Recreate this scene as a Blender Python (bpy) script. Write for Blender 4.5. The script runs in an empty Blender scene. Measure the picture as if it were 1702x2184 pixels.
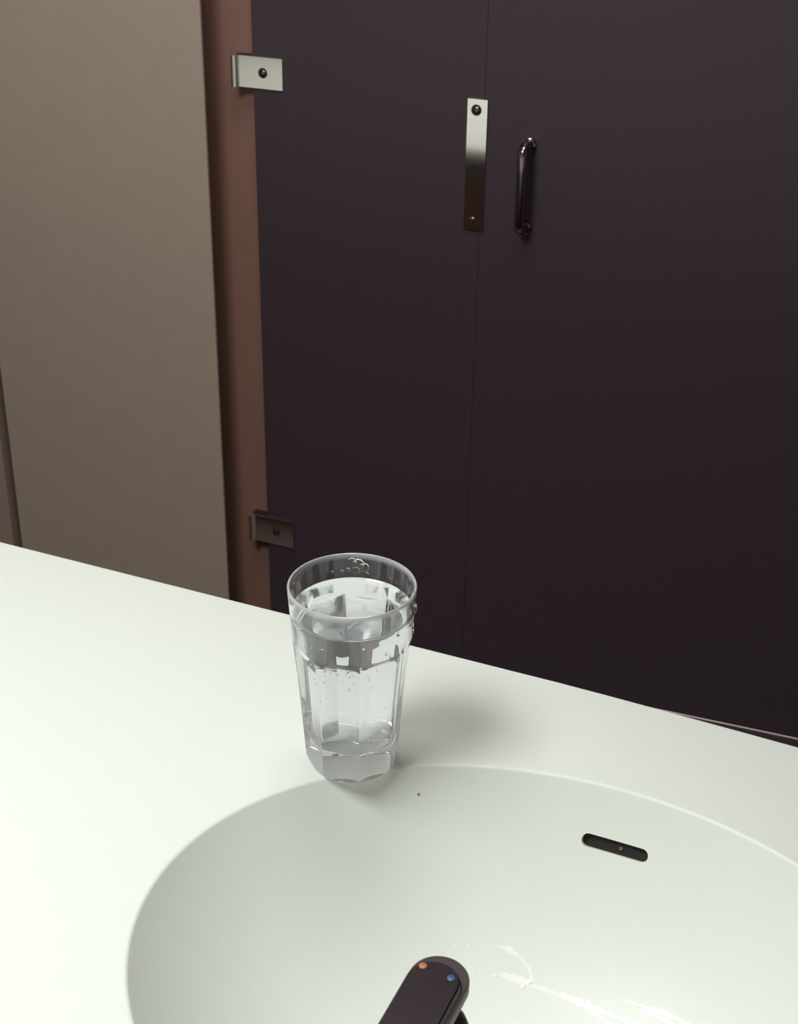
import bpy, bmesh, math, random
from mathutils import Vector, Matrix
random.seed(7)
sc = bpy.context.scene
col = sc.collection
PI = math.pi

# ------------------------------------------------------------------ camera
CAMP = Vector((0.3264, -0.6829, 1.4270))
PITCH, YAW, ROLL, FPX = math.radians(27.568), math.radians(23.421), math.radians(0.874), 3048.3
C_F = Vector((-math.sin(YAW) * math.cos(PITCH), math.cos(YAW) * math.cos(PITCH), -math.sin(PITCH)))
C_R0 = Vector((math.cos(YAW), math.sin(YAW), 0)); C_U0 = C_R0.cross(C_F)
C_R = C_R0 * math.cos(ROLL) + C_U0 * math.sin(ROLL); C_U = C_U0 * math.cos(ROLL) - C_R0 * math.sin(ROLL)
cam = bpy.data.cameras.new('camera')
cam.sensor_fit = 'VERTICAL'; cam.sensor_height = 36.0; cam.sensor_width = 36.0 * 1702 / 2184
cam.lens = FPX / 2184 * 36.0
cam.clip_start = 0.02
cam.dof.use_dof = True; cam.dof.focus_distance = 0.88; cam.dof.aperture_fstop = 30
camo = bpy.data.objects.new('camera', cam); col.objects.link(camo)
mw = Matrix((C_R, C_U, -C_F)).transposed().to_4x4(); mw.translation = CAMP; camo.matrix_world = mw
sc.camera = camo

# ------------------------------------------------------------------ world, exposure, render switches
w = bpy.data.worlds.new('world'); sc.world = w; w.use_nodes = True
w.node_tree.nodes['Background'].inputs[0].default_value = (0.8, 0.85, 1, 1)
w.node_tree.nodes['Background'].inputs[1].default_value = 0.02
sc.view_settings.view_transform = 'Standard'
sc.view_settings.look = 'None'
sc.view_settings.gamma = 1
sc.view_settings.use_curve_mapping = False
sc.view_settings.exposure = 0.0
sc.cycles.use_denoising = True
sc.cycles.max_bounces = 20
sc.cycles.transmission_bounces = 16
sc.cycles.glossy_bounces = 8
sc.cycles.diffuse_bounces = 5
sc.cycles.blur_glossy = 0.4
sc.cycles.sample_clamp_indirect = 60

def area(name, loc, target, sx, sy, power, color):
    l = bpy.data.lights.new(name, 'AREA'); l.shape = 'RECTANGLE'; l.size = sx; l.size_y = sy
    l.energy = power; l.color = color
    o = bpy.data.objects.new(name, l); col.objects.link(o); o.location = loc
    o.rotation_euler = (Vector(target) - Vector(loc)).to_track_quat('-Z', 'Y').to_euler()
    return o
LAMP_A = (-0.42, -0.55, 2.10)
LAMP_B = (-0.15, 0.25, 2.38)
area('vanity_lamp_light', (LAMP_A[0], LAMP_A[1], LAMP_A[2] - 0.045), (LAMP_A[0], LAMP_A[1], 0), 0.50, 0.50, 12.0, (0.96, 1.0, 0.985))
area('room_lamp_light', (LAMP_B[0], LAMP_B[1], LAMP_B[2] - 0.045), (LAMP_B[0], LAMP_B[1], 0), 0.50, 0.50, 2.6, (1.0, 0.98, 0.95))

# ------------------------------------------------------------------ materials
def mat(name, color, rough=0.5, metal=0.0, trans=0.0, ior=1.5, spec=None, noise=None, bump=None, emit=None):
    m = bpy.data.materials.new(name); m.use_nodes = True
    nt = m.node_tree; b = nt.nodes['Principled BSDF']
    b.inputs['Base Color'].default_value = (*color, 1)
    b.inputs['Roughness'].default_value = rough
    b.inputs['Metallic'].default_value = metal
    b.inputs['IOR'].default_value = ior
    b.inputs['Transmission Weight'].default_value = trans
    if spec is not None: b.inputs['Specular IOR Level'].default_value = spec
    if emit:
        b.inputs['Emission Color'].default_value = (*emit[0], 1); b.inputs['Emission Strength'].default_value = emit[1]
    tc = None
    if noise or bump:
        tc = nt.nodes.new('ShaderNodeTexCoord')
    if noise:                         # (scale, amount): gentle mottling of the colour
        n = nt.nodes.new('ShaderNodeTexNoise'); n.inputs['Scale'].default_value = noise[0]; n.inputs['Detail'].default_value = 6
        mx = nt.nodes.new('ShaderNodeMix'); mx.data_type = 'RGBA'
        k = noise[1]
        mx.inputs[6].default_value = (*[c * (1 - k) for c in color], 1)
        mx.inputs[7].default_value = (*[min(1, c * (1 + k)) for c in color], 1)
        nt.links.new(tc.outputs['Object'], n.inputs['Vector'])
        nt.links.new(n.outputs['Fac'], mx.inputs[0]); nt.links.new(mx.outputs[2], b.inputs['Base Color'])
    if bump:                          # (scale, strength, distance)
        n2 = nt.nodes.new('ShaderNodeTexNoise'); n2.inputs['Scale'].default_value = bump[0]; n2.inputs['Detail'].default_value = 5
        bp = nt.nodes.new('ShaderNodeBump'); bp.inputs['Strength'].default_value = bump[1]; bp.inputs['Distance'].default_value = bump[2]
        nt.links.new(tc.outputs['Object'], n2.inputs['Vector'])
        nt.links.new(n2.outputs['Fac'], bp.inputs['Height']); nt.links.new(bp.outputs['Normal'], b.inputs['Normal'])
    return m
M = {}
M['counter'] = mat('white_solid_surface', (0.80, 0.84, 0.785), 0.42, spec=0.35, noise=(60, 0.012))
M['beige'] = mat('beige_wall_paint', (0.42, 0.34, 0.275), 0.7, noise=(35, 0.05), bump=(160, 0.15, 0.001))
M['redbeige'] = mat('red_brown_wall_paint', (0.35, 0.26, 0.215), 0.7, noise=(35, 0.05))
M['brown'] = mat('brown_laminate', (0.27, 0.145, 0.110), 0.45, noise=(25, 0.06))
M['plum'] = mat('dark_laminate', (0.056, 0.038, 0.047), 0.45, spec=0.4, noise=(180, 0.10))
M['wall'] = mat('grey_wall_paint', (0.42, 0.36, 0.32), 0.8, noise=(20, 0.03))
M['ceil'] = mat('white_ceiling_paint', (0.6, 0.58, 0.54), 0.85, noise=(20, 0.02))
M['floor'] = mat('brown_floor_tile', (0.42, 0.35, 0.33), 0.5, noise=(12, 0.1))
M['steel'] = mat('satin_steel', (0.74, 0.71, 0.69), 0.075, 1.0, noise=(300, 0.03))
M['screw'] = mat('dark_screw_steel', (0.20, 0.18, 0.16), 0.25, 1.0)
M['hole'] = mat('black_recess', (0.012, 0.010, 0.009), 0.7)
M['blackplastic'] = mat('dark_spacer_plastic', (0.02, 0.016, 0.018), 0.5)
M['chrome_dark'] = mat('dark_chrome', (0.26, 0.21, 0.24), 0.16, 1.0)
M['knuckle'] = mat('worn_steel', (0.85, 0.83, 0.78), 0.30, 1.0)
M['tap'] = mat('smoky_tap_metal', (0.042, 0.031, 0.036), 0.38, 0.85, noise=(90, 0.12))
M['tap_edge'] = mat('tap_metal_edge', (0.085, 0.072, 0.074), 0.42, 0.8, noise=(90, 0.10))
M['hot'] = mat('hot_mark_orange', (0.50, 0.17, 0.07), 0.4)
M['cold'] = mat('cold_mark_blue', (0.05, 0.10, 0.25), 0.4)
M['bead'] = mat('painted_highlight', (0.34, 0.25, 0.245), 0.35)  # pale colour paints a highlight along the black trim
M['trim'] = mat('black_edge_trim', (0.014, 0.010, 0.011), 0.5, noise=(50, 0.05))
M['cabinet'] = mat('brown_cabinet_laminate', (0.26, 0.155, 0.135), 0.5, noise=(30, 0.1))
M['glass'] = mat('clear_tumbler_plastic', (0.975, 0.980, 1.0), 0.015, 0, 0.985, 1.49)
haze_nt = M['glass'].node_tree        # tumbler rim scuffed and cloudy; haze in the foot added to brighten it
n_tc = haze_nt.nodes.new('ShaderNodeTexCoord'); n_sp = haze_nt.nodes.new('ShaderNodeSeparateXYZ')
haze_nt.links.new(n_tc.outputs['Object'], n_sp.inputs[0])
n_cr = haze_nt.nodes.new('ShaderNodeValToRGB')
n_mr = haze_nt.nodes.new('ShaderNodeMapRange'); n_mr.inputs['From Min'].default_value = 0.0; n_mr.inputs['From Max'].default_value = 0.132
haze_nt.links.new(n_sp.outputs['Z'], n_mr.inputs['Value']); haze_nt.links.new(n_mr.outputs[0], n_cr.inputs[0])
cr = n_cr.color_ramp
for i_, (p_, v_) in enumerate(((0.0, 0.80), (0.16, 0.93), (0.20, 0.985), (0.965, 0.97), (0.990, 0.60))):
    e_ = cr.elements[i_] if i_ < 2 else cr.elements.new(p_)
    e_.position = p_; e_.color = (v_, v_, v_, 1)
haze_nt.links.new(n_cr.outputs[0], haze_nt.nodes['Principled BSDF'].inputs['Transmission Weight'])
M['water'] = mat('water', (0.985, 0.995, 0.99), 0.0, 0, 1.0, 1.33)
M['film'] = mat('water_film', (1, 1, 1), 0.03, 0, 1.0, 1.33)
M['glint'] = mat('white_glint_water', (1, 1, 1), 0.12, 0, 0.06, 1.33)  # near-opaque white puts the water's glints into the colour
M['crumb'] = mat('brown_speck', (0.30, 0.20, 0.10), 0.8)
M['lampwhite'] = mat('white_lamp_housing', (0.8, 0.8, 0.8), 0.5)
M['diffuser'] = mat('lit_diffuser', (0.9, 0.9, 0.9), 0.5, emit=((1, 0.98, 0.94), 6.0))

# ------------------------------------------------------------------ helpers
def obj(name, bm, m, parent=None, smooth=None, recalc=True):
    if recalc: bmesh.ops.recalc_face_normals(bm, faces=bm.faces)
    me = bpy.data.meshes.new(name); bm.to_mesh(me); bm.free()
    me.materials.append(m)
    if smooth is not None:
        me.polygons.foreach_set('use_smooth', [True] * len(me.polygons))
        me.set_sharp_from_angle(angle=math.radians(smooth))
    o = bpy.data.objects.new(name, me); col.objects.link(o)
    if parent: o.parent = parent
    return o
def thing(name, label, cat, loc=(0, 0, 0), group=None):
    o = bpy.data.objects.new(name, None); col.objects.link(o); o.location = loc
    o.empty_display_size = 0.02
    o['label'] = label; o['category'] = cat
    if group: o['group'] = group
    return o
def tag(o, label, cat, group=None):
    o['label'] = label; o['category'] = cat
    if group: o['group'] = group
    return o
def struct(o, label=None, cat=None):
    o['kind'] = 'structure'
    if label: o['label'] = label
    if cat: o['category'] = cat
    return o
def box(lo, hi, bevel=0.0, segs=2):
    bm = bmesh.new(); bmesh.ops.create_cube(bm, size=1)
    for v in bm.verts:
        v.co = Vector([(lo[i] + hi[i]) / 2 + v.co[i] * (hi[i] - lo[i]) for i in range(3)])
    if bevel: bmesh.ops.bevel(bm, geom=bm.edges[:], offset=bevel, segments=segs, affect='EDGES', profile=0.5)
    return bm
def loft(bm, rings, cap0=False, cap1=False, closed=False):
    vs = [[bm.verts.new(p) for p in r] for r in rings]
    n = len(rings[0])
    pairs = list(zip(vs[:-1], vs[1:])) + ([(vs[-1], vs[0])] if closed else [])
    for a, b in pairs:
        for i in range(n):
            j = (i + 1) % n
            bm.faces.new((a[i], a[j], b[j], b[i]))
    if cap0: bm.faces.new(vs[0][::-1])
    if cap1: bm.faces.new(vs[-1])
    return vs
def prism(pts, z0, z1, axis='z'):
    """closed outline pts (2D) extruded between z0 and z1"""
    bm = bmesh.new()
    f = {'z': lambda p, h: (p[0], p[1], h), 'y': lambda p, h: (p[0], h, p[1])}[axis]
    loft(bm, [[f(p, z0) for p in pts], [f(p, z1) for p in pts]], True, True)
    return bm
def tube(path, r, seg=20, cap=True):
    bm = bmesh.new(); rings = []
    rr = r if isinstance(r, (list, tuple)) else [r] * len(path)
    prev = None
    for i, p in enumerate(path):
        p = Vector(p)
        t = (Vector(path[min(i + 1, len(path) - 1)]) - Vector(path[max(i - 1, 0)])).normalized()
        n = prev if prev is not None else (Vector((1, 0, 0)) if abs(t.x) < 0.9 else Vector((0, 1, 0)))
        n = (n - t * n.dot(t)).normalized(); prev = n
        b = t.cross(n)
        rings.append([p + (n * math.cos(a) + b * math.sin(a)) * rr[i] for a in [k * 2 * PI / seg for k in range(seg)]])
    loft(bm, rings, cap, cap)
    return bm
def screw_bm(c, r, depth, facing=-1):
    """low domed screw head with a cross slot look, facing -Y"""
    bm = bmesh.new(); rings = []
    for k, (rr, h) in enumerate(((1.0, 0.0), (1.0, 0.35), (0.8, 0.75), (0.45, 0.95), (0.40, 0.55), (0.02, 0.50))):
        rings.append([(c[0] + r * rr * math.cos(a), c[1] + facing * depth * h, c[2] + r * rr * math.sin(a)) for a in [i * PI / 12 for i in range(24)]])
    loft(bm, rings, True, True)
    return bm
def ring_hole_bm(c, r, depth):
    """flat dark disc on a plate that faces -Y, the shade of a countersunk hole painted black"""
    bm = bmesh.new(); rings = []
    for rr, h in ((1.06, -0.00005), (1.0, -0.0003), (0.5, -0.0002), (0.05, -0.0002)):
        rings.append([(c[0] + r * rr * math.cos(a), c[1] + h, c[2] + r * rr * math.sin(a)) for a in [i * PI / 12 for i in range(24)]])
    loft(bm, rings, False, True)
    return bm

# ------------------------------------------------------------------ room shell
XL, XR, YN, ZC = -1.80, 1.75, -1.45, 2.45
YP = 0.875                                     # face of the dark cubicle panels
XB0, XB1 = -0.9600, -0.5990                    # the beige slab's two edges
XC = -0.5504                                   # inner corner between brown reveal and dark panel
struct(obj('floor', box((XL - 0.1, YN - 0.1, -0.1), (XR + 0.1, 2.6, 0)), M['floor']))
struct(obj('ceiling', box((XL - 0.1, YN - 0.1, ZC), (XR + 0.1, 2.6, ZC + 0.1)), M['ceil']))
struct(obj('wall_left', box((XL - 0.10, YN, 0), (XL, 0.838, ZC)), M['wall']))
struct(obj('wall_right', box((XR, YN, 0), (XR + 0.1, 2.5, ZC)), M['wall']))
struct(obj('wall_near', box((XL - 0.1, YN - 0.1, 0), (XR + 0.1, YN, ZC)), M['wall']))
struct(obj('wall_far', box((XL - 0.1, 2.5, 0), (XR + 0.1, 2.6, ZC)), M['wall']))
struct(obj('wall_back', box((XB0, 0.8400, 0), (XB1, 0.8445, ZC), 0.0008), M['beige']))
struct(obj('wall_corner', box((XL - 0.10, 0.838, 0), (XB0 - 0.014, 1.0, ZC)), M['redbeige']))
struct(obj('trim_1', box((XB0 - 0.0135, 0.890, 0), (XC + 0.10, 0.95, ZC)), M['brown']))

# ------------------------------------------------------------------ dark cubicle panel with its brackets and latch plate
panel = thing('cubicle_panel', 'dark plum cubicle panel beside the brown strip, with two steel brackets and a latch plate', 'partition', (-0.39, YP, 0))
def child(o, parent):
    o.parent = parent
    if parent.type == 'EMPTY': o.matrix_parent_inverse = Matrix.Translation(-Vector(parent.location))
    return o
child(obj('panel_board', box((XC + 0.0005, YP, 0.10), (-0.2502, YP + 0.022, 2.2), 0.0003), M['plum']), panel)
child(obj('panel_foot', tube([(-0.40, YP + 0.011, 0.0), (-0.40, YP + 0.011, 0.102)], 0.012), M['steel']), panel)

def bracket(z0, z1, name_):
    xk, x1, rk = -0.5727, -0.5085, 0.0047
    y0 = YP - 0.0026
    # flat plate lying on the panel, running left past its edge into a rolled knuckle
    bm = box((xk + 0.0015, y0, z0), (x1, YP - 0.0002, z1))
    p = child(obj('bracket_plate', bm, M['steel']), panel)
    yk = y0 - 0.0010
    child(obj('bracket_knuckle', tube([(xk, yk, z0), (xk, yk, z1)], rk, 40), M['knuckle'], smooth=50), p)
    child(obj('bracket_spacer', box((xk - 0.0030, yk + rk - 0.0005, z0 + 0.0006), (XC + 0.0003, 0.8899, z1 - 0.0003)), M['blackplastic']), p)
    zc = (z0 + z1) / 2
    xc = -0.5350
    for nm, bmm, mm in (('countersink', ring_hole_bm((xc, y0, zc), 0.0058, 0.002), M['hole']), ('screw', screw_bm((xc + 0.0004, y0 - 0.0002, zc), 0.0040, 0.0016), M['screw'])):
        child(obj(nm, bmm, mm, smooth=35), p)
    return p
b1 = bracket(1.0780, 1.1150, 'upper')
b2 = bracket(0.4480, 0.4880, 'lower')
b1['label'] = 'upper bright steel bracket'; b2['label'] = 'lower shaded steel bracket'

# latch plate on the panel's edge
px0, px1, pz0, pz1 = -0.2694, -0.2452, 0.9400, 1.0920
lp = child(obj('latch_plate', box((px0, YP - 0.003, pz0), (px1, YP - 0.0002, pz1)), M['steel']), panel)
lp['label'] = 'tall narrow steel latch plate'
def plate_bit(nm, bm, mm):
    o = child(obj(nm, bm, mm, smooth=35), lp)
ys = YP - 0.003
plate_bit('countersink', ring_hole_bm((-0.2585, ys, 1.0797), 0.0060, 0.002), M['hole'])
plate_bit('screw', screw_bm((-0.2583, ys - 0.0002, 1.0797), 0.0044, 0.0017), M['screw'])
plate_bit('countersink', ring_hole_bm((-0.2618, ys, 1.0139), 0.0027, 0.001), M['hole'])
plate_bit('countersink', ring_hole_bm((-0.2545, ys, 1.0141), 0.0027, 0.001), M['hole'])
plate_bit('countersink', ring_hole_bm((-0.2586, ys, 0.9514), 0.0050, 0.002), M['hole'])
plate_bit('screw', screw_bm((-0.2586, ys - 0.0002, 0.9514), 0.0042, 0.0014), M['screw'])

# ------------------------------------------------------------------ cubicle door with its pull handle
door = thing('cubicle_door', 'dark plum laminate cubicle door with a slim dark pull handle', 'door', (0.2, YP, 0))
child(obj('door_board', box((-0.2499, YP, 0.10), (0.62, YP + 0.022, 2.2), 0.0003), M['plum']), door)
hx = -0.1935; yb, yo = YP, 0.8540
R_ = 0.009; zt, zb = 1.047, 0.951
path = [(hx, yb - 0.0005, zt)]
path += [(hx, yo + R_, zt)]
for k in range(1, 9):
    a = k * PI / 16
    path.append((hx, yo + R_ - R_ * math.sin(a), zt - R_ + R_ * math.cos(a)))
path.append((hx, yo, zt - R_ - 0.02)); path.append((hx, yo, zb + R_ + 0.02))
for k in range(0, 9):
    a = PI / 2 - k * PI / 16
    path.append((hx, yo + R_ - R_ * math.sin(a), zb + R_ - R_ * math.cos(a)))
path.append((hx, yb - 0.0005, zb))
hb = child(obj('pull_handle', tube(path, 0.0062, 24), M['chrome_dark'], smooth=50), door)
for z in (zt, zb):
    s = child(obj('handle_rose', tube([(hx, yb - 0.0002, z), (hx, yb - 0.0035, z), (hx, yb - 0.0045, z)], [0.0085, 0.0085, 0.0070], 24), M['chrome_dark'], smooth=40), hb)
panel2 = thing('cubicle_panel', 'dark plum laminate cubicle panel on the far side of the door', 'partition', (1.2, YP, 0))
child(obj('panel_board', box((0.622, YP, 0.10), (XR - 0.001, YP + 0.022, 2.2), 0.0008), M['plum']), panel2)

# ------------------------------------------------------------------ vanity: worktop, moulded basin, trim, cabinet
CX, CY, AX, BY = 0.1708, -0.1377, 0.2252, 0.1793
ZT = 0.85
DEPTH, PW = 0.125, 2.8
van = thing('vanity', 'white moulded counter with an oval basin and dark edging', 'sink', (CX, CY, 0))
def front_y(x):
    return 0.1408 if x < 0.10 else 0.1408 - 0.0054 * min(1.0, (x - 0.10) / 0.17) ** 1.2
XV0, XV1, YV0 = XL + 0.001, 1.30, -0.50
N = 240
def ell(th, d=0.0):
    x, y = AX * math.cos(th), BY * math.sin(th)
    n = Vector((math.cos(th) / AX, math.sin(th) / BY)).normalized()
    return CX + x + n.x * d, CY + y + n.y * d
RR, D0 = 0.0030, 0.0022
def rim_ring(a):
    d = D0 - RR * math.sin(a); z = ZT - RR * (1 - math.cos(a))
    return [(*ell(2 * PI * i / N, d), z) for i in range(N)]
# worktop: outer outline sampled along its four sides, joined to the oval by a fan of quads
outl = []
nx, ny = 90, 30
for i in range(nx): x = XV0 + (XV1 - XV0) * i / nx; outl.append((x, YV0))
for i in range(ny): outl.append((XV1, YV0 + (front_y(XV1) - YV0) * i / ny))
for i in range(nx): x = XV1 - (XV1 - XV0) * i / nx; outl.append((x, front_y(x)))
for i in range(ny): outl.append((XV0, front_y(XV0) + (YV0 - front_y(XV0)) * i / ny))
assert len(outl) == N
ang = [math.atan2(p[1] - CY, p[0] - CX) for p in outl]
# the matching point of the oval for every outline point
def inner_pt(a): 
    th = math.atan2(math.sin(a) * AX, math.cos(a) * BY)
    return th
ths = [inner_pt(a) for a in ang]
for i in range(1, N):
    while ths[i] < ths[i - 1]: ths[i] += 2 * PI
bm = bmesh.new()
rb = 0.0015
def inset(p, d):                     # pull an outline point inwards
    x, y = p
    x = min(max(x, XV0 + d), XV1 - d); y = min(max(y, YV0 + d), front_y(x) - d)
    return x, y
rings = [[(*ell(t, D0), ZT) for t in ths]]
rings.append([(*inset(p, rb), ZT) for p in outl])
for k in range(1, 5):
    a = k * PI / 8
    rings.append([(*inset(p, rb * (1 - math.sin(a))), ZT - rb * (1 - math.cos(a))) for p in outl])
rings.append([(*p, ZT - 0.012) for p in outl])
rings.append([(*ell(t, 0.02), ZT - 0.012) for t in ths])
loft(bm, rings)
child(obj('worktop', bm, M['counter'], smooth=40), van)
# basin: closed shell, rolled rim, falling to a flat drain seat
def basin_z(s): return ZT - 0.0020 - DEPTH * (1 - s ** PW)
A1 = math.radians(62)
rings = [rim_ring(a) for a in [A1 * k / 7 for k in range(0, 8)]]
d1 = D0 - RR * math.sin(A1)
S = [1 - 0.97 * (k / 48) for k in range(1, 49)]
def s_ring(s, off=0.0, dz=0.0):
    return [(CX + (AX + d1 + off) * s * math.cos(2 * PI * i / N), CY + (BY + d1 + off) * s * math.sin(2 * PI * i / N), basin_z(s) + dz) for i in range(N)]
for s in S: rings.append(s_ring(s))
for s in S[::-6]: rings.append(s_ring(s, 0.010, -0.010))
rings.append([(*ell(2 * PI * i / N, 0.012), ZT - 0.014) for i in range(N)])
rings.append([(*ell(2 * PI * i / N, D0), ZT - 0.010) for i in range(N)])
bm = bmesh.new(); loft(bm, rings, closed=True)
basin = obj('basin', bm, M['counter'])
# overflow slot cut through the front wall of the basin
SX, SS = 0.1735, 0.905
sy = CY + (BY + d1) * SS; sz = basin_z(SS)
slope = DEPTH * PW * SS ** (PW - 1) / BY
nrm = Vector((0, -slope, 1)).normalized(); tan = Vector((0, 1, slope)).normalized()
def capsule(hl, hr, off0, off1, cx=SX):
    bm = bmesh.new(); rings = []
    for off in (off0, off1):
        r = []
        for k in range(13):
            a = -PI / 2 + k * PI / 12; r.append((hl + hr * math.cos(a), hr * math.sin(a)))
        for k in range(13):
            a = PI / 2 + k * PI / 12; r.append((-hl + hr * math.cos(a), hr * math.sin(a)))
        rings.append([Vector((cx, sy, sz)) + Vector((1, 0, 0)) * u + tan * v + nrm * off for u, v in r])
    loft(bm, rings, True, True)
    return bm
cut = obj('cutter', capsule(0.0175, 0.0043, -0.03, 0.02), M['hole'])
md = basin.modifiers.new('cut', 'BOOLEAN'); md.object = cut; md.operation = 'DIFFERENCE'; md.solver = 'EXACT'
dg = bpy.context.evaluated_depsgraph_get()
newme = bpy.data.meshes.new_from_object(basin.evaluated_get(dg))
basin.modifiers.clear(); basin.data = newme
newme.polygons.foreach_set('use_smooth', [True] * len(newme.polygons)); newme.set_sharp_from_angle(angle=math.radians(35))
newme.materials.clear(); newme.materials.append(M['counter'])
newme.polygons.foreach_set('material_index', [0] * len(newme.polygons))
bpy.data.objects.remove(cut)
child(basin, van)
def sub(o, par):
    return child(o, par)
# dark pocket behind the slot, and the little web across it
bm = bmesh.new()
outer = capsule(0.0178, 0.0046, -0.022, -0.0042)
sub(obj('overflow_channel', outer, M['hole'], smooth=40), basin)
sub(obj('overflow_web', capsule(0.0001, 0.0012, -0.0042, -0.0030, SX + 0.0035), mat('web_grey', (0.16, 0.12, 0.09), 0.6), smooth=40), basin)
# drain at the bottom
bm = bmesh.new()
zb_ = basin_z(0.0)
loft(bm, [[(CX + r * math.cos(2 * PI * i / 48), CY + r * math.sin(2 * PI * i / 48), zb_ + h) for i in range(48)] for r, h in ((0.030, 0.0005), (0.029, 0.003), (0.022, 0.003), (0.020, -0.006), (0.002, -0.006))], False, True)
sub(obj('drain', bm, M['steel'], smooth=40), basin)
# dark front edging: a slim bar running just under the lip, drifting out from it to the right
bm = bmesh.new(); rings = []
for i in range(61):
    x = XV0 + (XV1 - XV0) * i / 60
    yo_ = 0.1405 + min(0.39, max(0.0, x - 0.11)) * 0.070
    prof = [(0.110, -0.0125), (0.110, -0.0300)]
    prof += [(yo_ - 0.002, -0.0300), (yo_, -0.0280), (yo_, -0.0062), (yo_ - 0.0006, -0.0052), (yo_ - 0.0018, -0.0048), (0.1332, -0.0050), (0.1332, -0.0125)]
    rings.append([(x, y, ZT + z) for y, z in prof])
# (the lip of the worktop sits in front of the bar's back part)
loft(bm, rings, True, True)
tr = child(obj('edge_trim', bm, M['trim'], smooth=35), van)
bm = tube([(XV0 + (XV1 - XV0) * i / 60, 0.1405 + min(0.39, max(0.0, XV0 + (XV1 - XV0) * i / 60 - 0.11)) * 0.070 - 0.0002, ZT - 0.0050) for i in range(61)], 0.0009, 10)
bd = child(obj('trim_highlight', bm, M['bead'], smooth=60), tr)  # thin pale strip drawn as the highlight of the trim's outer edge
tr['label'] = 'black front edging of the counter'
child(obj('cabinet_front', box((XV0 + 0.002, 0.085, 0.12), (XV1 - 0.002, 0.105, ZT - 0.0125)), M['cabinet']), van)
child(obj('cabinet_side', box((XV1 - 0.024, YV0 + 0.01, 0.12), (XV1 - 0.004, 0.084, ZT - 0.0125)), M['cabinet']), van)
child(obj('cabinet_back', box((XV0 + 0.002, YV0 + 0.002, 0.12), (XV1 - 0.025, YV0 + 0.02, ZT - 0.0125)), M['cabinet']), van)
child(obj('cabinet_plinth', box((XV0 + 0.01, YV0 + 0.03, 0), (XV1 - 0.02, 0.06, 0.12)), M['hole']), van)

# ------------------------------------------------------------------ tap
tap = thing('tap', 'dark metal single-lever tap with an orange and a blue dot beside the basin', 'tap', (0.1625, -0.345, ZT))
LX, LR, LY1, LY0 = 0.1621, 0.0136, -0.2385, -0.365
def tcap(hw, y1, y0, n=20):
    r = []
    for k in range(n + 1):
        a = k * PI / n; r.append((LX + hw * math.cos(a), y1 - LR + hw * math.sin(a)))
    for k in range(n + 1):
        a = PI + k * PI / n; r.append((LX + hw * math.cos(a), y0 + LR + hw * math.sin(a)))
    return r
def tchild(o, p=None):
    return child(o, p or tap)
# lever
ZL = 0.9605
bm = bmesh.new()
loft(bm, [[(*q, z) for q in tcap(hw, LY1, LY0)] for hw, z in ((LR - 0.0012, ZL - 0.0110), (LR, ZL - 0.0100), (LR, ZL - 0.0048), (LR - 0.0006, ZL - 0.0038))], True, True)
lev = tchild(obj('lever', bm, M['tap_edge'], smooth=50))
bm = bmesh.new()
def tcap2(d, n=20):     # inset top outline, pulled back at the nose
    r = []
    hw = LR - d
    for k in range(n + 1):
        a = k * PI / n; r.append((LX - 0.0004 + hw * math.cos(a), LY1 - LR - 0.0062 + hw * math.sin(a)))
    for k in range(n + 1):
        a = PI + k * PI / n; r.append((LX - 0.0004 + hw * math.cos(a), LY0 + LR + hw * math.sin(a)))
    return r
loft(bm, [[(*q, z) for q in tcap2(d)] for d, z in ((0.0007, ZL - 0.0037), (0.0018, ZL - 0.0006), (0.0024, ZL))], True, True)
tp = tchild(obj('lever_top', bm, M['tap'], smooth=25), lev)
for nm, c, mm in (('hot_mark', (0.1545, -0.2520), M['hot']), ('cold_mark', (0.1684, -0.2535), M['cold'])):
    bm = bmesh.new()
    loft(bm, [[(c[0] + r * math.cos(a), c[1] + r * math.sin(a), ZL + h) for a in [k * PI / 12 for k in range(24)]] for r, h in ((0.0018, -0.0004), (0.0018, 0.0002), (0.0014, 0.0004))], False, True)
    d = tchild(obj(nm, bm, mm, smooth=40), lev)
    d['label'] = 'orange hot-water dot' if nm == 'hot_mark' else 'blue cold-water dot'
# spout under the lever
bm = bmesh.new()
loft(bm, [[(*q, z) for q in tcap(hw, LY1 + 0.0035, LY0)] for hw, z in ((LR - 0.004, 0.9020), (LR - 0.001, 0.9045), (LR, 0.9080), (LR, 0.9225), (LR - 0.0015, 0.9268), (LR - 0.005, 0.9292))], True, True)
tchild(obj('spout', bm, M['tap_edge'], smooth=60))
bm = bmesh.new()
loft(bm, [[(LX + r * math.cos(a), -0.350 + r * math.sin(a), z) for a in [k * PI / 24 for k in range(48)]] for r, z in ((0.026, ZT + 0.0002), (0.026, ZT + 0.004), (0.0215, ZT + 0.006), (0.0200, 0.92), (0.0205, 0.944))], True, True)
tchild(obj('tap_body', bm, M['tap_edge'], smooth=40))

# ------------------------------------------------------------------ faceted tumbler
HG = 0.1318
glass = thing('tumbler', 'clear eight-sided plastic tumbler nearly full of water, standing on the basin edge', 'glass', (0, 0, ZT))
NG = 192
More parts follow.
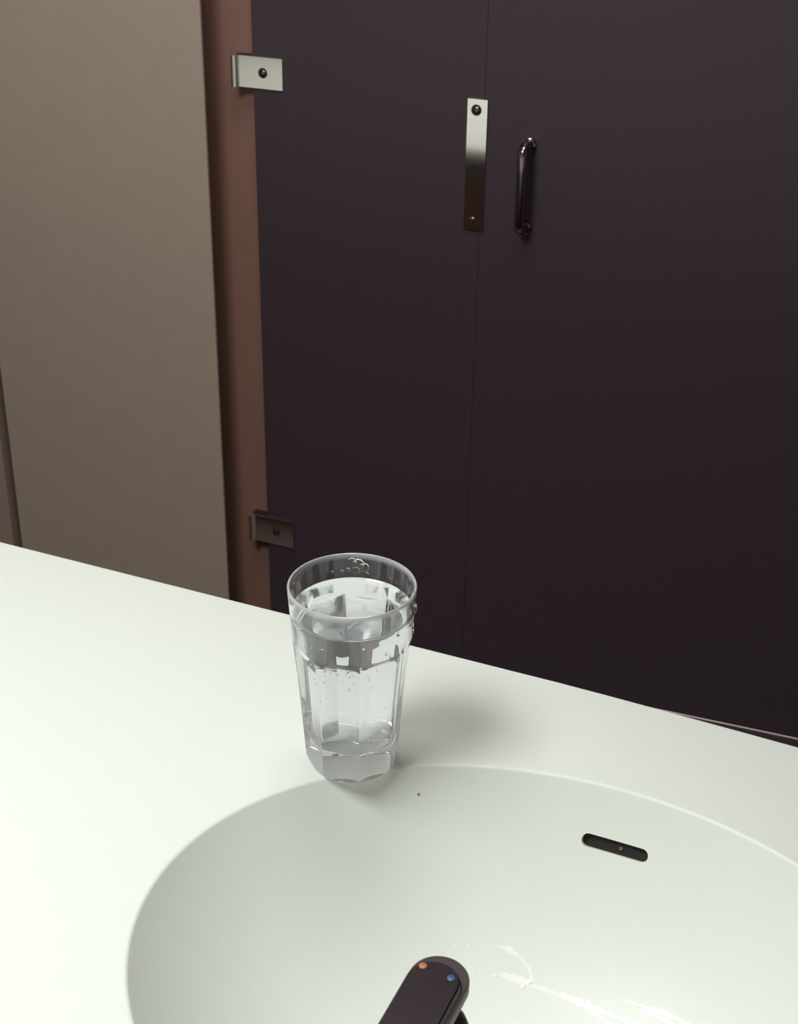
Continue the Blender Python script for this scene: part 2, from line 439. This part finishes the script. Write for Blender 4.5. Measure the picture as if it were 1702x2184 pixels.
# octagon turned so that one corner points almost at the camera
vdir = math.atan2(CAMP.y, CAMP.x)
PH = vdir + math.radians(7.3)
def poly(th, rv, soft=0.03):
    a = (th - PH) % (PI / 4) - PI / 8
    rp = rv * math.cos(PI / 8) / math.cos(a)
    return rp * (1 - soft) + rv * 0.965 * soft
def gring(rc, z, k):
    """k=0 round, k=1 eight-sided with corner radius rc"""
    out = []
    for i in range(NG):
        th = PH + 2 * PI * i / NG
        r = rc * (1 - k) + poly(th, rc) * k
        out.append((r * math.cos(th), r * math.sin(th), z))
    return out
outer = []
outer.append(gring(0.0262, 0.0006, 0.0)); outer.append(gring(0.0272, 0.0, 0.0))
outer = [gring(0.0200, -0.0003, 0.0), gring(0.0248, -0.0003, 0.0), gring(0.0268, 0.0002, 0.1), gring(0.0282, 0.0012, 0.35), gring(0.0298, 0.0042, 0.85), gring(0.0303, 0.0058, 1.0)]
for k in range(1, 13):
    t = k / 12
    outer.append(gring(0.0303 + (0.0371 - 0.0303) * t - 0.0004 * math.sin(PI * t), 0.0058 + (0.0915 - 0.0058) * t, 1.0))
outer += [gring(0.0373, 0.0928, 0.95), gring(0.0374, 0.0943, 0.70), gring(0.0375, 0.0956, 0.35), gring(0.0377, 0.0970, 0.0)]
outer += [gring(0.0385, 0.1100, 0), gring(0.0393, 0.1200, 0), gring(0.0400, 0.1296, 0), gring(0.0400, 0.1308, 0), gring(0.0395, HG - 0.0002, 0), gring(0.0390, HG, 0), gring(0.0385, HG - 0.0003, 0), gring(0.0382, 0.1306, 0), gring(0.0380, 0.1290, 0)]
def inner_r(z):     # (radius, k)
    if z > 0.094: return 0.0357 + (0.0380 - 0.0357) * (z - 0.094) / (0.1290 - 0.094), 0.0
    t = z / 0.094
    return 0.0277 + (0.0357 - 0.0277) * t, 0.55 * min(1, (0.094 - z) / 0.006)
ZI = 0.0235
zs_in = [0.121, 0.112, 0.105, 0.100, 0.0945, 0.0935, 0.0925, 0.0910, 0.0890, 0.08, 0.07, 0.06, 0.05, 0.04, 0.034, ZI + 0.0045]
inner = [gring(inner_r(z)[0], z, inner_r(z)[1]) for z in zs_in]
rI, kI = inner_r(ZI)
floor_r = [(rI - 0.0006, ZI + 0.0022, 0.5), (rI - 0.0018, ZI + 0.0008, 0.4), (rI - 0.0042, ZI, 0.3), (rI - 0.012, ZI - 0.0004, 0.0), (0.004, ZI - 0.0006, 0.0)]
inner += [gring(r, z, k) for r, z, k in floor_r]
bm = bmesh.new(); loft(bm, outer + inner, True, True)
o = obj('glass_body', bm, M['glass'], smooth=28); o.parent = glass
# water inside: follows the inner wall, sunk a hair into it so no air film shows between them
ZW = 0.1130
E_ = 0.00022
wr = [gring(inner_r(ZW)[0] - 0.0001, ZW + 0.0005, 0.0)]
wr = []
wzs = [z for z in zs_in if z < ZW]
rw = inner_r(ZW)[0]
top = [gring(r, ZW + h, 0.0) for r, h in ((0.003, 0), (0.020, 0), (rw - 0.0040, 0.0), (rw - 0.0022, 0.0002), (rw - 0.0011, 0.0006), (rw - 0.0004, 0.0012), (rw + E_ + 0.0001, 0.0019))]
side = [gring(inner_r(z)[0] + E_, z, inner_r(z)[1]) for z in wzs]
bot = [gring(r + E_, z - E_, k) for r, z, k in floor_r]
bm = bmesh.new(); loft(bm, top + side + bot, True, True)
wo = obj('water', bm, M['water'], smooth=28); wo.location = (0, 0, ZT)
tag(wo, 'clear water filling the tumbler to just below its rim', 'water')

# droplets on the outside and inside of the tumbler (countless small beads)
def bead(bm, c, n, r, flat=0.5, stretch=1.0):
    n = Vector(n).normalized(); u = Vector((0, 0, 1)).cross(n)
    if u.length < 1e-4: u = Vector((1, 0, 0))
    u.normalize(); v = n.cross(u)
    rings = []
    m = 12
    for ph in (90, 65, 40, 15, -15):
        a = math.radians(ph)
        rr = max(math.cos(a), 0.04) * r; h = math.sin(a) * r * flat
        rings.append([Vector(c) + u * rr * math.cos(2 * PI * i / m) + v * rr * stretch * math.sin(2 * PI * i / m) + n * h for i in range(m)])
    loft(bm, rings, True, True)
bm = bmesh.new()
def on_glass(thd, z, r, **kw):
    th = vdir + math.radians(thd)
    t = (z - 0.0058) / (0.0915 - 0.0058)
    if z < 0.0915: rad = poly(th, 0.0303 + 0.0068 * t - 0.0004 * math.sin(PI * t))
    else: rad = 0.0377 + (z - 0.097) * (0.0399 - 0.0377) / 0.030
    bead(bm, (rad * math.cos(th), rad * math.sin(th), z), (math.cos(th), math.sin(th), 0), r, **kw)
on_glass(84, 0.1170, 0.0022, stretch=1.6)
on_glass(74, 0.1080, 0.0016, stretch=1.9)
on_glass(80, 0.1020, 0.0015, stretch=1.6)
on_glass(46, 0.1125, 0.0015, stretch=1.2)
on_glass(10, 0.1085, 0.0009); on_glass(-28, 0.1055, 0.0012); on_glass(-40, 0.104, 0.0009); on_glass(33, 0.1015, 0.0012)
on_glass(55, 0.0975, 0.0016, stretch=1.5); on_glass(38, 0.0985, 0.0013)
for k in range(46):
    on_glass(random.uniform(-62, 40), 0.0925 - abs(random.gauss(0, 0.008)) - 0.001, random.uniform(0.0003, 0.0009), stretch=random.uniform(0.8, 1.6))
for k in range(14):
    on_glass(random.uniform(-60, 60), random.uniform(0.03, 0.085), random.uniform(0.0002, 0.0006))
# a smeared wet patch on the inside of the far rim
for a, z, r in ((180, 0.1260, 0.0030), (174, 0.1245, 0.0040), (168, 0.1225, 0.0034), (176, 0.1200, 0.0026), (184, 0.1205, 0.0014), (190, 0.1195, 0.0011), (165, 0.1180, 0.0012), (140, 0.1190, 0.0007), (131, 0.1185, 0.0006), (200, 0.1200, 0.0009)):
    th = vdir + math.radians(a); rad = inner_r(z)[0]
    bead(bm, (rad * math.cos(th), rad * math.sin(th), z), (-math.cos(th), -math.sin(th), 0), r, flat=0.3)
dr = obj('water_droplets', bm, M['film'], smooth=60); dr.parent = glass; dr['kind'] = 'stuff'

# ------------------------------------------------------------------ wet streak in the basin, its glints painted white
def on_basin(x, y):
    s = math.hypot((x - CX) / (AX + d1), (y - CY) / (BY + d1))
    z = basin_z(s)
    g = DEPTH * PW * max(s, 1e-4) ** (PW - 2)
    n = Vector((-g * (x - CX) / AX ** 2, -g * (y - CY) / BY ** 2, 1)).normalized()
    return Vector((x, y, z)), n
def basin_hit(px, py):            # where the photograph's streak lies on the basin's floor
    d = (C_F * FPX + C_R * (px - 851) - C_U * (py - 1092)).normalized()
    t = 0.5
    for _ in range(4000):
        p = CAMP + d * t
        s = math.hypot((p.x - CX) / AX, (p.y - CY) / BY)
        if s < 1 and p.z < basin_z(s): break
        t += 0.0003
    return p.x, p.y
bm = bmesh.new()
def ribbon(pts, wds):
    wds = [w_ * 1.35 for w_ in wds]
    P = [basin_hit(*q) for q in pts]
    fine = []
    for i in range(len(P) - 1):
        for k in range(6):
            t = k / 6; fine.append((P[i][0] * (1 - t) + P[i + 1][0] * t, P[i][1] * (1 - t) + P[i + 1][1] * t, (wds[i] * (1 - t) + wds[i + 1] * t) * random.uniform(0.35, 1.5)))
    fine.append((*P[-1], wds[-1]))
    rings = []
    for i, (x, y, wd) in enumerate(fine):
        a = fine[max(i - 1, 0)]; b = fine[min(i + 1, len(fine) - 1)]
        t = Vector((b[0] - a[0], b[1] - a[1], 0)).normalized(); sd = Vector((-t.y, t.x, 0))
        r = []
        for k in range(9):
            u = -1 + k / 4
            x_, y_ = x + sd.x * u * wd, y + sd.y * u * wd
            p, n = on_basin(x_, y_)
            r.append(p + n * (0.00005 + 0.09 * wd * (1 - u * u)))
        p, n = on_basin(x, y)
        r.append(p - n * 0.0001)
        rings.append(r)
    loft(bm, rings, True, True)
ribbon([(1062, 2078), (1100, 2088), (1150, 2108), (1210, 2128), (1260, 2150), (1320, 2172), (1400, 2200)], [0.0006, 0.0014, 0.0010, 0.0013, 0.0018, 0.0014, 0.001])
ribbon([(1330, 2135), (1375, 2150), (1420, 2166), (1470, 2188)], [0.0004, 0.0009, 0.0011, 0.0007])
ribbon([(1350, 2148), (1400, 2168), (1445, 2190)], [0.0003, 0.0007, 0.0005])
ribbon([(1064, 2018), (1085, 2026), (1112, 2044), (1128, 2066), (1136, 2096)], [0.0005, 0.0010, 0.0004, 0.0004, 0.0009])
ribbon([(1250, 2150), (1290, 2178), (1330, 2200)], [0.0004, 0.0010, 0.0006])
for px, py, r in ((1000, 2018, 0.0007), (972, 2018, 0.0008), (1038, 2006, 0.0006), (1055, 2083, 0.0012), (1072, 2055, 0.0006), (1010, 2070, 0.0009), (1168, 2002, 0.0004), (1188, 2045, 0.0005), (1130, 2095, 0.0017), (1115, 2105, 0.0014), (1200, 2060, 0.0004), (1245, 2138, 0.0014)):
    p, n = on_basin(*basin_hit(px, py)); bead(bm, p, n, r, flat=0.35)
st = obj('wet_glint_streak', bm, M['glint'], smooth=70); st['kind'] = 'stuff'
tag(st, 'thin streak and beads of water, glints painted white, running down the basin beside the tap', 'water')

# tiny brown speck on the basin wall near the tumbler
bm = bmesh.new()
p, n = on_basin(*basin_hit(893, 1697))
bead(bm, p, n, 0.0010, flat=0.4)
tag(obj('speck', bm, M['crumb'], smooth=60), 'tiny brown speck on the basin wall just right of the tumbler', 'dirt')

# ------------------------------------------------------------------ lamps on the ceiling (out of the picture)
for nm, c, h, lab in (('ceiling_lamp', LAMP_A, 0.27, 'square white lamp hanging over the counter'), ('ceiling_lamp', LAMP_B, 0.27, 'square white lamp over the cubicle doors')):
    t = thing(nm, lab, 'lamp', c)
    bm = box((-h, -h, 0.0), (h, h, 0.05)); obj('housing', bm, M['lampwhite']).parent = t
    bm = box((-h + 0.015, -h + 0.015, -0.02), (h - 0.015, h - 0.015, -0.0005)); d = obj('diffuser', bm, M['diffuser']); d.parent = t
    if c[2] + 0.05 < ZC - 0.001:
        bm = tube([(0, 0, 0.0505), (0, 0, ZC - c[2] - 0.0005)], 0.02); obj('stem', bm, M['lampwhite']).parent = t
